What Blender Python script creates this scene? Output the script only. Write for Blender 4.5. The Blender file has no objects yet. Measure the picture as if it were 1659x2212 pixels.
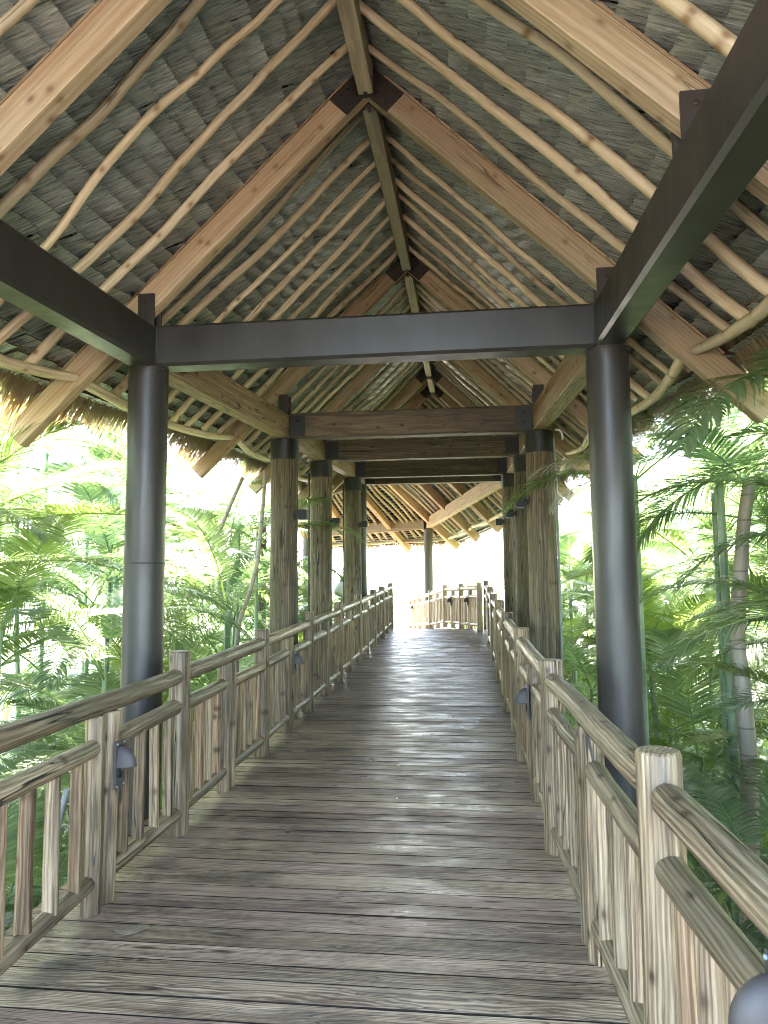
import bpy, math, random
from mathutils import Vector, Matrix, noise
R = random.Random(7)
S = bpy.context.scene
COL = S.collection

# ------------------------------------------------------------ camera, light
def make_camera(loc, pitch, yaw, roll):
    p, y, r = map(math.radians, (pitch, yaw, roll))
    fw = Vector((-math.sin(y)*math.cos(p), math.cos(y)*math.cos(p), math.sin(p)))
    rt = Vector((math.cos(y), math.sin(y), 0)); up = rt.cross(fw)
    rt2 = rt*math.cos(r)+up*math.sin(r); up2 = up*math.cos(r)-rt*math.sin(r)
    cd = bpy.data.cameras.new('camera'); c = bpy.data.objects.new('camera', cd); COL.objects.link(c)
    m = Matrix((rt2, up2, -fw)).transposed().to_4x4(); m.translation = Vector(loc)
    c.matrix_world = m
    cd.sensor_fit = 'VERTICAL'; cd.sensor_height = 24; cd.lens = 24*1534/2212
    cd.clip_start = .05; cd.clip_end = 2000
    S.camera = c
make_camera((.69, 0, 1.6), 5.37, 6.57, -.51)

SUN_EL, SUN_AZ = math.radians(53), math.radians(-15)      # azimuth from +Y, clockwise (negative = left)
W = bpy.data.worlds.new('World'); S.world = W; W.use_nodes = True
nt = W.node_tree; nt.nodes.clear()
sky = nt.nodes.new('ShaderNodeTexSky'); sky.sky_type = 'NISHITA'; sky.sun_disc = False
sky.sun_elevation = SUN_EL; sky.sun_rotation = SUN_AZ; sky.dust_density = 1.5; sky.air_density = 1.0
bg = nt.nodes.new('ShaderNodeBackground'); bg.inputs[1].default_value = .15
wo = nt.nodes.new('ShaderNodeOutputWorld')
nt.links.new(sky.outputs[0], bg.inputs[0]); nt.links.new(bg.outputs[0], wo.inputs[0])
ld = bpy.data.lights.new('sun', 'SUN'); ld.energy = 3.6; ld.angle = math.radians(.5); ld.color = (1, .95, .86)
lo = bpy.data.objects.new('sun', ld); COL.objects.link(lo)
sd = Vector((math.sin(SUN_AZ)*math.cos(SUN_EL), math.cos(SUN_AZ)*math.cos(SUN_EL), math.sin(SUN_EL)))
lo.rotation_euler = (-sd).to_track_quat('-Z', 'Y').to_euler(); lo.location = (-10, 5, 20)
S.view_settings.view_transform = 'Standard'; S.view_settings.look = 'None'
S.view_settings.exposure = 4.85; S.view_settings.gamma = 1
S.cycles.max_bounces = 10; S.cycles.diffuse_bounces = 6; S.cycles.glossy_bounces = 3
S.cycles.transmission_bounces = 6; S.cycles.use_denoising = True
S.cycles.caustics_reflective = False; S.cycles.caustics_refractive = False
S.cycles.sample_clamp_indirect = 6; S.cycles.filter_width = 1.0

# ------------------------------------------------------------ materials
def mat(name):
    m = bpy.data.materials.new(name); m.use_nodes = True
    t = m.node_tree; t.nodes.clear()
    o = t.nodes.new('ShaderNodeOutputMaterial'); b = t.nodes.new('ShaderNodeBsdfPrincipled')
    t.links.new(b.outputs[0], o.inputs[0])
    return m, t, b
class N:
    """small node-writing helper"""
    def __init__(s, t): s.t = t
    def new(s, kind, **k):
        n = s.t.nodes.new(kind)
        for a, v in k.items(): setattr(n, a, v)
        return n
    def link(s, a, b): s.t.links.new(a, b)
    def attr(s, n, out='Vector'):
        a = s.new('ShaderNodeAttribute', attribute_name=n); return a.outputs[out]
    def scale(s, v, sc, off=(0, 0, 0)):
        m = s.new('ShaderNodeMapping'); m.inputs['Scale'].default_value = sc; m.inputs['Location'].default_value = off
        s.link(v, m.inputs[0]); return m.outputs[0]
    def noise(s, v, scale=1, detail=4, rough=.6, dist=0):
        n = s.new('ShaderNodeTexNoise'); n.inputs['Scale'].default_value = scale; n.inputs['Detail'].default_value = detail
        n.inputs['Roughness'].default_value = rough; n.inputs['Distortion'].default_value = dist
        s.link(v, n.inputs['Vector']); return n.outputs[0]
    def ramp(s, f, *st, interp='LINEAR'):
        r = s.new('ShaderNodeValToRGB'); r.color_ramp.interpolation = interp
        e = r.color_ramp.elements
        while len(e) < len(st): e.new(.5)
        for el, (p, c) in zip(e, st):
            el.position = p; el.color = (c, c, c, 1) if isinstance(c, (int, float)) else (*c, 1)
        s.link(f, r.inputs[0]); return r.outputs[0]
    def mix(s, f, a, b, mode='MIX'):
        m = s.new('ShaderNodeMix', data_type='RGBA', blend_type=mode)
        for i, v in ((0, f), (6, a), (7, b)):
            sock = m.inputs[i]
            if hasattr(v, 'is_linked'): s.link(v, sock)
            elif isinstance(v, (int, float)): sock.default_value = v if i == 0 else (v, v, v, 1)
            else: sock.default_value = (*v, 1)
        return m.outputs[2]
    def math(s, op, a, b=None):
        m = s.new('ShaderNodeMath', operation=op)
        for i, v in ((0, a), (1, b)):
            if v is None: continue
            if hasattr(v, 'is_linked'): s.link(v, m.inputs[i])
            else: m.inputs[i].default_value = v
        return m.outputs[0]
    def bump(s, h, b, strength=.4, dist=.01):
        n = s.new('ShaderNodeBump'); n.inputs['Strength'].default_value = strength; n.inputs['Distance'].default_value = dist
        s.link(h, n.inputs['Height']); s.link(n.outputs[0], b.inputs['Normal'])

def wood(name, dark, mid, light, green=0., rough=.65, crack=.5, knots=.5, grain=1., tint=None, stain=.0, bump=.5, spec=.4, heart=0.):
    m, t, b = mat(name); n = N(t)
    gc = n.attr('gc'); rnd = n.attr('rnd', 'Fac')
    warp = n.noise(n.scale(gc, (6, 6, 1.3)), 1, 2)
    v = n.new('ShaderNodeVectorMath', operation='MULTIPLY_ADD')
    n.link(warp, v.inputs[0]); v.inputs[1].default_value = (.03, .03, .0); n.link(gc, v.inputs[2]); gw = v.outputs[0]
    g1 = n.noise(n.scale(gw, (26*grain, 26*grain, 1.1)), 1, 5, .6)
    g2 = n.noise(n.scale(gw, (120*grain, 120*grain, 5)), 1, 3, .6)
    big = n.noise(n.scale(gc, (5, 5, .8)), 1, 3, .6)
    wv = n.new('ShaderNodeTexWave', wave_type='RINGS', rings_direction='Z'); wv.inputs['Scale'].default_value = 1
    wv.inputs['Distortion'].default_value = 6; wv.inputs['Detail'].default_value = 2; wv.inputs['Detail Scale'].default_value = .6
    n.link(n.scale(gw, (15*grain, 15*grain, .9)), wv.inputs['Vector'])
    f = n.math('ADD', n.math('MULTIPLY', g1, .72), n.math('MULTIPLY', wv.outputs[1], .16))
    f = n.math('ADD', f, n.math('MULTIPLY', n.math('SUBTRACT', g2, .5), .5))
    c = n.ramp(f, (.30, dark), (.46, mid), (.63, light))
    # piece to piece difference
    hs = n.new('ShaderNodeHueSaturation'); n.link(c, hs.inputs['Color'])
    n.link(n.math('ADD', n.math('MULTIPLY', rnd, .55), .72), hs.inputs['Value'])
    hs.inputs['Saturation'].default_value = 1
    c = hs.outputs[0]
    if tint:
        c = n.mix(n.ramp(n.math('FRACT', n.math('MULTIPLY', rnd, 7.31)), (.35, 0), (.75, .75)), c, tint, 'MULTIPLY')
    if stain:
        c = n.mix(n.math('MULTIPLY', n.ramp(big, (.5, 0), (.62, 1)), stain), c, tuple(x*.35 for x in dark))
    if green:
        gn = n.noise(n.scale(gc, (4, 4, 1.1), (3, 5, 1)), 1, 5, .65)
        c = n.mix(n.math('MULTIPLY', n.ramp(gn, (.42, 0), (.66, 1)), green), c, (.085, .098, .05))
    if heart:
        hn = n.noise(n.scale(gw, (8, 8, .3), (5, 1, 2)), 1, 3, .5)
        c = n.mix(n.math('MULTIPLY', n.ramp(hn, (.5, 0), (.6, 1)), heart), c, (mid[0]*.95, mid[1]*.62, mid[2]*.5))
    h = f
    if knots:
        vo = n.new('ShaderNodeTexVoronoi', voronoi_dimensions='2D'); vo.inputs['Scale'].default_value = 1
        sp = n.new('ShaderNodeSeparateXYZ'); n.link(gw, sp.inputs[0]); cb = n.new('ShaderNodeCombineXYZ')
        n.link(n.math('MULTIPLY', n.math('ADD', sp.outputs[0], sp.outputs[1]), 5.5), cb.inputs[0]); n.link(n.math('MULTIPLY', sp.outputs[2], 4.2), cb.inputs[1])
        n.link(cb.outputs[0], vo.inputs['Vector'])
        k = n.ramp(vo.outputs['Distance'], (.035, 1), (.065, .75), (.12, .25), (.2, 0))
        sel = n.math('GREATER_THAN', n.new('ShaderNodeSeparateColor').outputs[0], .5)
        sc = sel.node.inputs[0].links[0].from_node; n.link(vo.outputs['Color'], sc.inputs[0])
        k = n.math('MULTIPLY', n.math('MULTIPLY', k, sel), knots)
        c = n.mix(k, c, (dark[0]*.5, dark[1]*.38, dark[2]*.3))
    if crack:
        cn = n.noise(n.scale(gw, (13, 13, .55), (7, 2, 9)), 1, 2, .5)
        ck = n.ramp(n.math('ABSOLUTE', n.math('SUBTRACT', cn, .53)), (.0, 1), (.007, 1), (.012, 0))
        ck = n.math('MULTIPLY', ck, n.ramp(n.noise(n.scale(gc, (3, 3, .9), (1, 8, 3)), 1, 2), (.5, 0), (.56, 1)))
        ck = n.math('MULTIPLY', ck, crack)
        c = n.mix(ck, c, (.012, .009, .007)); h = n.math('SUBTRACT', h, n.math('MULTIPLY', ck, 1.5))
    n.link(c, b.inputs['Base Color'])
    b.inputs['Roughness'].default_value = rough; b.inputs['Specular IOR Level'].default_value = spec
    rr = n.ramp(g1, (.3, rough-.1), (.7, min(1, rough+.15))); n.link(rr, b.inputs['Roughness'])
    n.bump(h, b, bump, .006)
    return m

M = {}
M['rafter'] = wood('sawn_fir', (.36, .25, .16), (.44, .325, .215), (.51, .395, .275), heart=.3, green=.1, knots=.75, crack=.6, grain=.8, rough=.6)
M['ridge'] = wood('pale_ridge_timber', (.30, .235, .165), (.42, .335, .245), (.5, .42, .31), green=.2, knots=.5, crack=.5, grain=.8, rough=.6)
M['pole'] = wood('peeled_pole', (.49, .37, .24), (.61, .485, .34), (.71, .59, .44), knots=.9, crack=.6, stain=.12, rough=.5, bump=.3, grain=.6)
M['tie'] = wood('weathered_beam', (.045, .028, .018), (.088, .058, .037), (.15, .105, .07), green=.15, knots=.9, crack=1, rough=.6, stain=.35)
M['sidebeam'] = wood('side_beam', (.16, .09, .055), (.28, .185, .115), (.40, .29, .19), heart=.8, green=.25, knots=.9, crack=1, rough=.6)
M['post'] = wood('log_post', (.065, .046, .03), (.145, .106, .07), (.24, .185, .13), green=.3, knots=.5, crack=1, rough=.75, stain=.5, bump=.9)
M['rail'] = wood('rail_log', (.075, .046, .027), (.215, .144, .085), (.36, .268, .168), grain=1.3, green=.2, knots=.9, crack=1, rough=.5, bump=.8, stain=.5, spec=.5)
M['picket'] = wood('rail_picket', (.10, .062, .037), (.25, .172, .105), (.40, .305, .20), grain=1.3, green=.15, knots=.8, crack=.8, stain=.35, rough=.6, tint=(.97, .82, .72))
M['paleRail'] = wood('sunny_rail_log', (.28, .18, .11), (.46, .32, .21), (.58, .44, .31), green=.05, knots=.6, crack=.5, rough=.5)  # lit copy of the rail log, sunlight put into its colour

def deck_material():
    m, t, b = mat('worn_deck_plank'); n = N(t)
    gc = n.attr('gc'); rnd = n.attr('rnd', 'Fac')
    warp = n.noise(n.scale(gc, (5, 5, 1.2)), 1, 3)
    v = n.new('ShaderNodeVectorMath', operation='MULTIPLY_ADD')
    n.link(warp, v.inputs[0]); v.inputs[1].default_value = (.05, .05, 0); n.link(gc, v.inputs[2]); gw = v.outputs[0]
    g1 = n.noise(n.scale(gw, (42, 42, 1.1)), 1, 6, .68)
    g2 = n.noise(n.scale(gw, (190, 190, 6)), 1, 3, .6)
    wv = n.new('ShaderNodeTexWave', wave_type='RINGS', rings_direction='Z'); wv.inputs['Scale'].default_value = 1
    wv.inputs['Distortion'].default_value = 4; wv.inputs['Detail'].default_value = 2; wv.inputs['Detail Scale'].default_value = .5
    n.link(n.scale(gw, (38, 38, .9)), wv.inputs['Vector'])
    f = n.math('ADD', n.math('MULTIPLY', g1, .7), n.math('MULTIPLY', wv.outputs[1], .2))
    f = n.math('ADD', f, n.math('MULTIPLY', n.math('SUBTRACT', g2, .5), .55))
    smooth = n.ramp(f, (.3, (.115, .068, .048)), (.48, (.31, .20, .147)), (.66, (.44, .305, .225)))
    worn = n.ramp(f, (.28, (.12, .075, .049)), (.42, (.31, .205, .135)), (.54, (.47, .34, .23)), (.68, (.58, .445, .31)))
    c = n.mix(n.ramp(rnd, (.36, 0), (.5, 1)), smooth, worn)
    hs = n.new('ShaderNodeHueSaturation'); n.link(c, hs.inputs['Color'])
    n.link(n.math('ADD', n.math('MULTIPLY', n.math('FRACT', n.math('MULTIPLY', rnd, 9.17)), .55), .7), hs.inputs['Value']); c = hs.outputs[0]
    # walked-in dark stains and blotches, in object space
    tc = n.new('ShaderNodeTexCoord').outputs['Object']
    st = n.noise(n.scale(tc, (1.3, 3.2, 1)), 1, 5, .65)
    c = n.mix(n.ramp(st, (.52, 0), (.64, .6)), c, (.05, .036, .03))
    # darker further along the ramp, paler again past the crest
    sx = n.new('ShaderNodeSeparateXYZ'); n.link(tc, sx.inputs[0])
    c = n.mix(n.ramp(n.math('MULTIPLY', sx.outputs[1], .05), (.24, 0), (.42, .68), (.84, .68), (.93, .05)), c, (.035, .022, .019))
    vo = n.new('ShaderNodeTexVoronoi'); n.link(n.scale(gw, (9, 9, 1.6)), vo.inputs['Vector']); vo.inputs['Scale'].default_value = 1
    k = n.ramp(vo.outputs['Distance'], (.05, .9), (.14, 0))
    c = n.mix(k, c, (.02, .014, .012))
    n.link(c, b.inputs['Base Color'])
    n.link(n.ramp(n.noise(n.scale(tc, (2, 5, 1), (4, 4, 4)), 1, 5, .7), (.35, .27), (.62, .6)), b.inputs['Roughness'])
    b.inputs['Specular IOR Level'].default_value = .22
    ck = n.noise(n.scale(gw, (60, 60, .9), (3, 3, 8)), 1, 2, .5)
    ck = n.ramp(n.math('ABSOLUTE', n.math('SUBTRACT', ck, .52)), (.0, 1), (.012, 1), (.022, 0))
    ck = n.math('MULTIPLY', ck, n.ramp(n.noise(n.scale(gc, (4, 4, 1.3), (2, 8, 3)), 1, 2), (.48, 0), (.55, .85)))
    c = n.mix(ck, c, (.02, .014, .01)); n.link(c, b.inputs['Base Color'])
    n.bump(n.math('SUBTRACT', f, ck), b, .7, .006)
    return m
M['deck'] = deck_material()

M['deckedge'] = wood('shaded_dirty_plank_edge', (.012, .009, .007), (.022, .016, .012), (.035, .026, .02), knots=0, crack=0, rough=.9, spec=.1)  # plank sides painted near-black: grime plus the shade of the gaps
def steel(name, col, rough, spots=True):
    m, t, b = mat(name); n = N(t)
    tc = n.new('ShaderNodeTexCoord').outputs['Object']
    a = n.noise(n.scale(tc, (2, 2, .5)), 1, 5, .65)
    c = n.ramp(a, (.3, tuple(x*.8 for x in col)), (.7, tuple(x*1.25 for x in col)))
    stre = n.noise(n.scale(tc, (22, 22, .7)), 1, 4, .7)
    c = n.mix(n.ramp(stre, (.5, 0), (.8, .14)), c, tuple(min(1, x*2.0+.02) for x in col))
    n.link(c, b.inputs['Base Color'])
    n.link(n.ramp(n.noise(n.scale(tc, (5, 5, 2)), 1, 4), (.3, rough-.08), (.7, rough+.1)), b.inputs['Roughness'])
    b.inputs['Specular IOR Level'].default_value = .5
    n.bump(n.noise(n.scale(tc, (1, 1, 1)), 90, 3), b, .08, .004)
    return m
M['steel'] = steel('bronze_painted_steel', (.026, .0228, .0212), .4)
M['farbeam'] = wood('glow_tinted_timber', (.40, .235, .145), (.53, .335, .225), (.62, .43, .31), knots=.7, crack=.4, grain=.8)  # lighter, redder timber: the far roof's warm glow put into the colour
M['farsteel'] = steel('sunlit_bronze_steel', (.13, .095, .08), .45)  # lit copy of the bronze, far brightness painted into the colour
M['plate'] = steel('dark_bracket_steel', (.035, .024, .021), .5)
M['collar'] = steel('blackened_collar_steel', (.011, .0105, .0105), .45)
M['fixture'] = steel('bronze_light_fixture', (.05, .042, .039), .55)
M['black'] = steel('black_fixture_paint', (.004, .0045, .005), .6)
M['grey'] = steel('grey_conduit', (.22, .24, .25), .5)
M['white'] = steel('white_plastic', (.7, .7, .68), .4)

def thatch_material():
    m, t, b = mat('grey_thatch_tile'); n = N(t)
    gc = n.attr('gc'); rnd = n.attr('rnd', 'Fac')
    g1 = n.noise(n.scale(gc, (75, 75, 6)), 1, 4, .7, .5)
    g2 = n.noise(n.scale(gc, (230, 230, 9)), 1, 2, .6)
    f = n.math('ADD', n.math('MULTIPLY', g1, .7), n.math('MULTIPLY', g2, .3))
    c = n.ramp(f, (.34, (.085, .093, .098)), (.5, (.27, .287, .292)), (.66, (.60, .62, .61)))
    hs = n.new('ShaderNodeHueSaturation'); n.link(c, hs.inputs['Color'])
    n.link(n.math('ADD', n.math('MULTIPLY', rnd, .5), .75), hs.inputs['Value']); c = hs.outputs[0]
    c = n.mix(n.ramp(n.math('FRACT', n.math('MULTIPLY', rnd, 5.7)), (.5, 0), (.9, .5)), c, (1, .98, .84), 'MULTIPLY')
    n.link(c, b.inputs['Base Color'])
    n.link(n.ramp(g1, (.3, .2), (.7, .42)), b.inputs['Roughness'])
    b.inputs['Specular IOR Level'].default_value = .8
    n.bump(f, b, .8, .008)
    return m
M['thatch'] = thatch_material()
def flat_noise(name, a, bcol, scale, rough=.8):
    m, t, b = mat(name); n = N(t)
    tc = n.new('ShaderNodeTexCoord').outputs['Object']
    n.link(n.ramp(n.noise(tc, scale, 6, .65), (.35, a), (.65, bcol)), b.inputs['Base Color']); b.inputs['Roughness'].default_value = rough
    n.bump(n.noise(tc, scale*4, 4), b, .5, .05)
    return m
M['thatchend'] = flat_noise('dark_thatch_butt_end', (.022, .02, .018), (.06, .056, .05), 60)  # cut ends coloured dark to draw a shadow line between courses
M['roofback'] = flat_noise('thatch_backing', (.02, .019, .016), (.04, .036, .03), 8)
def ground_material():
    m, t, b = mat('leaf_litter_ground'); n = N(t)
    tc = n.new('ShaderNodeTexCoord').outputs['Object']
    near = n.ramp(n.noise(tc, 2.2, 6, .65), (.35, (.16, .14, .11)), (.65, (.27, .245, .2)))
    bounce_pale = n.ramp(n.noise(tc, .4, 5, .6), (.35, (.34, .3, .25)), (.65, (.44, .4, .34)))  # pale far ground, added to bounce light up under the far roof
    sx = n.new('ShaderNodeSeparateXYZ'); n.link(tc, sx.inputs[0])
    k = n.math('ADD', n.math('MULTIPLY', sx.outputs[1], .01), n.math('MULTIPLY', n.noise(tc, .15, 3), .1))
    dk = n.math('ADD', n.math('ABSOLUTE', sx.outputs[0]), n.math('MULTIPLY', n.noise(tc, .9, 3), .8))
    near = n.mix(n.ramp(n.math('MULTIPLY', dk, .2), (.36, 1), (.48, 0)), near, (.018, .014, .011))  # ground under the deck painted near-black as shade below the plank gaps
    n.link(n.mix(n.ramp(k, (.24, 0), (.30, 1)), near, bounce_pale), b.inputs['Base Color']); b.inputs['Roughness'].default_value = .9
    n.bump(n.noise(tc, 9, 4), b, .5, .05)
    return m
M['ground'] = ground_material()
M['litter'] = flat_noise('pale_petal', (.6, .55, .42), (.75, .72, .62), 30, .6)
M['knotpatch'] = flat_noise('brown_knot_patch', (.2, .15, .1), (.28, .215, .145), 12, .6)

def leafy(name, a, bcol, trans, tw=.45, rough=.38):
    m = bpy.data.materials.new(name); m.use_nodes = True; t = m.node_tree; t.nodes.clear(); n = N(t)
    o = n.new('ShaderNodeOutputMaterial'); b = n.new('ShaderNodeBsdfPrincipled'); tr = n.new('ShaderNodeBsdfTranslucent'); mx = n.new('ShaderNodeMixShader')
    rnd = n.attr('rnd', 'Fac')
    oi = n.new('ShaderNodeObjectInfo').outputs['Random']
    k = n.math('ADD', n.math('MULTIPLY', rnd, .6), n.math('MULTIPLY', oi, .4))
    c = n.ramp(k, (.15, a), (.85, bcol))
    n.link(c, b.inputs['Base Color']); b.inputs['Roughness'].default_value = rough; b.inputs['Specular IOR Level'].default_value = .5
    n.link(n.mix(1.0, c, trans, 'MULTIPLY'), tr.inputs['Color']); mx.inputs[0].default_value = tw
    n.link(b.outputs[0], mx.inputs[1]); n.link(tr.outputs[0], mx.inputs[2]); n.link(mx.outputs[0], o.inputs[0])
    return m
M['leaf'] = leafy('palm_leaflet', (.13, .19, .09), (.26, .335, .17), (1.4, 1.4, .9), .52)
M['leafdark'] = leafy('deep_green_palm_leaflet', (.10, .155, .085), (.215, .285, .16), (1.35, 1.4, .95), .5, .34)
M['leafyellow'] = leafy('yellow_green_palm_leaflet', (.15, .21, .075), (.27, .34, .14), (1.35, 1.35, .8), .5)
M['dead'] = leafy('dead_grey_leaflet', (.36, .33, .28), (.55, .51, .45), (1.1, 1.05, .95), .35, .7)
M['straw'] = leafy('thatch_fringe_straw', (.18, .145, .1), (.38, .31, .215), (1.5, 1.25, .85), .42, .6)
M['farleaf'] = leafy('far_foliage_leaf', (.05, .10, .03), (.14, .22, .06), (2.0, 1.9, .8), .5)

def cane_material(name, a, bcol, ring):
    m, t, b = mat(name); n = N(t); gc = n.attr('gc')
    sx = n.new('ShaderNodeSeparateXYZ'); n.link(gc, sx.inputs[0])
    fr = n.math('FRACT', n.math('MULTIPLY', sx.outputs[2], 4.6))
    c = n.ramp(n.noise(n.scale(gc, (8, 8, 1.5)), 1, 4), (.35, a), (.68, bcol))
    c = n.mix(n.ramp(fr, (.0, 1), (.05, .8), (.09, 0)), c, ring)
    n.link(c, b.inputs['Base Color']); b.inputs['Roughness'].default_value = .45
    return m
M['cane'] = cane_material('ringed_green_cane', (.10, .17, .09), (.28, .36, .24), (.32, .27, .18))
M['trunk'] = cane_material('pale_ringed_trunk', (.2, .16, .12), (.36, .31, .25), (.13, .1, .08))

# ------------------------------------------------------------ mesh building
class MB:
    def __init__(s): s.v = []; s.f = []; s.gc = []; s.rn = []; s.sm = []; s.mi = None
    def quad(s, pts, gcs, rn, smooth=False):
        b = len(s.v); s.v += [tuple(p) for p in pts]; s.gc += gcs; s.rn += [rn]*len(pts)
        s.f.append(tuple(range(b, b+len(pts)))); s.sm.append(smooth)
    def rings(s, rings, gcs, rn, smooth=True, cap=True, closed=True):
        b = len(s.v); k = len(rings[0])
        for r, g in zip(rings, gcs):
            s.v += [tuple(p) for p in r]; s.gc += g; s.rn += [rn]*k
        for i in range(len(rings)-1):
            for j in range(k if closed else k-1):
                a = b+i*k+j; c = b+i*k+(j+1) % k
                s.f.append((a, c, c+k, a+k)); s.sm.append(smooth)
        if cap:
            for i, rev in ((0, True), (len(rings)-1, False)):
                bb = len(s.v); s.v += [tuple(p) for p in rings[i]]; s.gc += gcs[i]; s.rn += [rn]*k
                idx = list(range(bb, bb+k)); s.f.append(tuple(idx[::-1] if rev else idx)); s.sm.append(False)
    def log(s, p0, p1, r0, r1=None, n=10, seg=None, wob=0., lump=.03, rn=None, bend=None, ends=.0):
        p0, p1 = Vector(p0), Vector(p1); r1 = r0 if r1 is None else r1
        d = p1-p0; L = d.length; d.normalize()
        up = Vector((0, 0, 1)) if abs(d.z) < .9 else Vector((0, 1, 0))
        a = d.cross(up).normalized(); b = a.cross(d)
        seg = seg or max(2, int(L/.25)); rn = R.random() if rn is None else rn
        o = Vector((R.random()*90, R.random()*90, R.random()*90))
        ph = R.random()*6.28; ph2 = R.random()*6.28
        rings, gcs = [], []
        ts = [i/seg for i in range(seg+1)]
        if ends: ts = [0, ends*.35/L, ends/L]+ts[1:-1]+[1-ends/L, 1-ends*.35/L, 1]; ts = sorted(ts)
        for t in ts:
            c = p0.lerp(p1, t)
            if wob:
                q = noise.noise_vector(Vector((o.x, o.y, t*L*.9+o.z)))*wob*1.6+noise.noise_vector(Vector((o.x, o.y, t*L*2.9+o.z)))*wob*.55+a*wob*.8*math.sin(t*L*2.6+ph)
                c = c+a*q.dot(a)*1.0+b*q.z*.45
            if bend: c = c+bend*(4*t*(1-t))
            r = r0+(r1-r0)*t
            if ends:
                e = min(t, 1-t)*L/ends
                if e < 1: r *= .8+.2*math.sqrt(max(0, 1-(1-e)**2))
            ring, gg = [], []
            for j in range(n):
                an = 2*math.pi*j/n; ca, sa = math.cos(an), math.sin(an)
                k = r*(1+lump*3*noise.noise(Vector((ca*1.3+o.x, sa*1.3+o.y, t*L*2.2+o.z))))
                ring.append(c+a*(k*ca)+b*(k*sa)); gg.append((k*ca+o.x, k*sa+o.y, t*L+o.z))
            rings.append(ring); gcs.append(gg)
        s.rings(rings, gcs, rn)
    def beam(s, p0, p1, w, d, up=(0, 0, 1), ch=.006, rn=None, seg=1):
        """box beam, width w across, depth d along 'up'"""
        p0, p1, up = Vector(p0), Vector(p1), Vector(up)
        ax = (p1-p0); L = ax.length; ax.normalize(); a = ax.cross(up).normalized(); b = a.cross(ax).normalized()
        rn = R.random() if rn is None else rn; o = Vector((R.random()*90, R.random()*90, R.random()*90))
        hw, hd = w/2, d/2
        pr = [(-hw+ch, -hd), (hw-ch, -hd), (hw, -hd+ch), (hw, hd-ch), (hw-ch, hd), (-hw+ch, hd), (-hw, hd-ch), (-hw, -hd+ch)]
        rings, gcs = [], []
        for i in range(seg+1):
            t = i/seg; c = p0.lerp(p1, t)
            rings.append([c+a*x+b*y for x, y in pr]); gcs.append([(x+o.x, y+o.y, t*L+o.z) for x, y in pr])
        s.rings(rings, gcs, rn, smooth=False)
    def box(s, c, sx, sy, sz, rn=None, ch=.003):
        c = Vector(c); s.beam(c-Vector((0, sy/2, 0)), c+Vector((0, sy/2, 0)), sx, sz, (0, 0, 1), ch, rn)
    def lathe(s, c, prof, n=20, rn=0., axis=(0, 0, 1), arc=(0, 2*math.pi)):
        c = Vector(c); ax = Vector(axis); up = Vector((0, 0, 1)) if abs(ax.z) < .9 else Vector((0, 1, 0))
        a = ax.cross(up).normalized(); b = a.cross(ax)
        rings = []
        for r, h in prof:
            rings.append([c+ax*h+(a*math.cos(2*math.pi*j/n)+b*math.sin(2*math.pi*j/n))*r for j in range(n)])
        s.rings(rings, [[(p.x, p.y, p.z) for p in r] for r in rings], rn)
    def build(s, name, m, parent=None, loc=None):
        me = bpy.data.meshes.new(name); me.from_pydata(s.v, [], s.f)
        if loc is not None:
            me.transform(Matrix.Translation(-Vector(loc)))
        at = me.attributes.new('gc', 'FLOAT_VECTOR', 'POINT'); at.data.foreach_set('vector', [x for g in s.gc for x in g])
        ar = me.attributes.new('rnd', 'FLOAT', 'POINT'); ar.data.foreach_set('value', s.rn)
        me.polygons.foreach_set('use_smooth', s.sm); me.update()
        for q in (m if isinstance(m, list) else [m]): me.materials.append(q)
        if s.mi: me.polygons.foreach_set('material_index', s.mi)
        o = bpy.data.objects.new(name, me); COL.objects.link(o)
        if loc is not None: o.location = loc
        if parent: o.parent = parent
        return o
def tag(o, label=None, cat=None, group=None, kind=None):
    for k, v in (('label', label), ('category', cat), ('group', group), ('kind', kind)):
        if v: o[k] = v
    return o
def thing(name, label, cat, loc=(0, 0, 0), group=None, rz=0):
    o = bpy.data.objects.new(name, None); COL.objects.link(o); o.location = loc; o.rotation_euler.z = rz
    o.empty_display_size = .2
    return tag(o, label, cat, group)
def lerp_tab(tab, x):
    if x <= tab[0][0]:
        (a, u), (b, w) = tab[0], tab[1]
    elif x >= tab[-1][0]:
        (a, u), (b, w) = tab[-2], tab[-1]
    else:
        for (a, u), (b, w) in zip(tab, tab[1:]):
            if a <= x <= b: break
    return u+(w-u)*(x-a)/(b-a)

# ------------------------------------------------------------ levels
def dz(Y): return -.164+.008*Y+.001*Y*Y if Y < 18.3 else .317-.068*(Y-18.3)
def zb(Y): return 2.974+.048*Y                            # underside of the tie beams
def zr(Y): return lerp_tab([(-4, 5.16), (2, 5.40), (5.12, 5.56), (8.87, 5.84), (11.3, 5.92), (14.3, 6.0), (15.93, 6.10)], Y)
PITCH = .97
def XR(Y): return lerp_tab([(1.5, 1.33), (2.55, 1.285), (4.6, 1.215), (6.7, 1.185), (18.3, 1.17)], Y)
def XL(Y): return -1.29
WS, WT = 1.72, 1.62
GZ = -2.3

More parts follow.
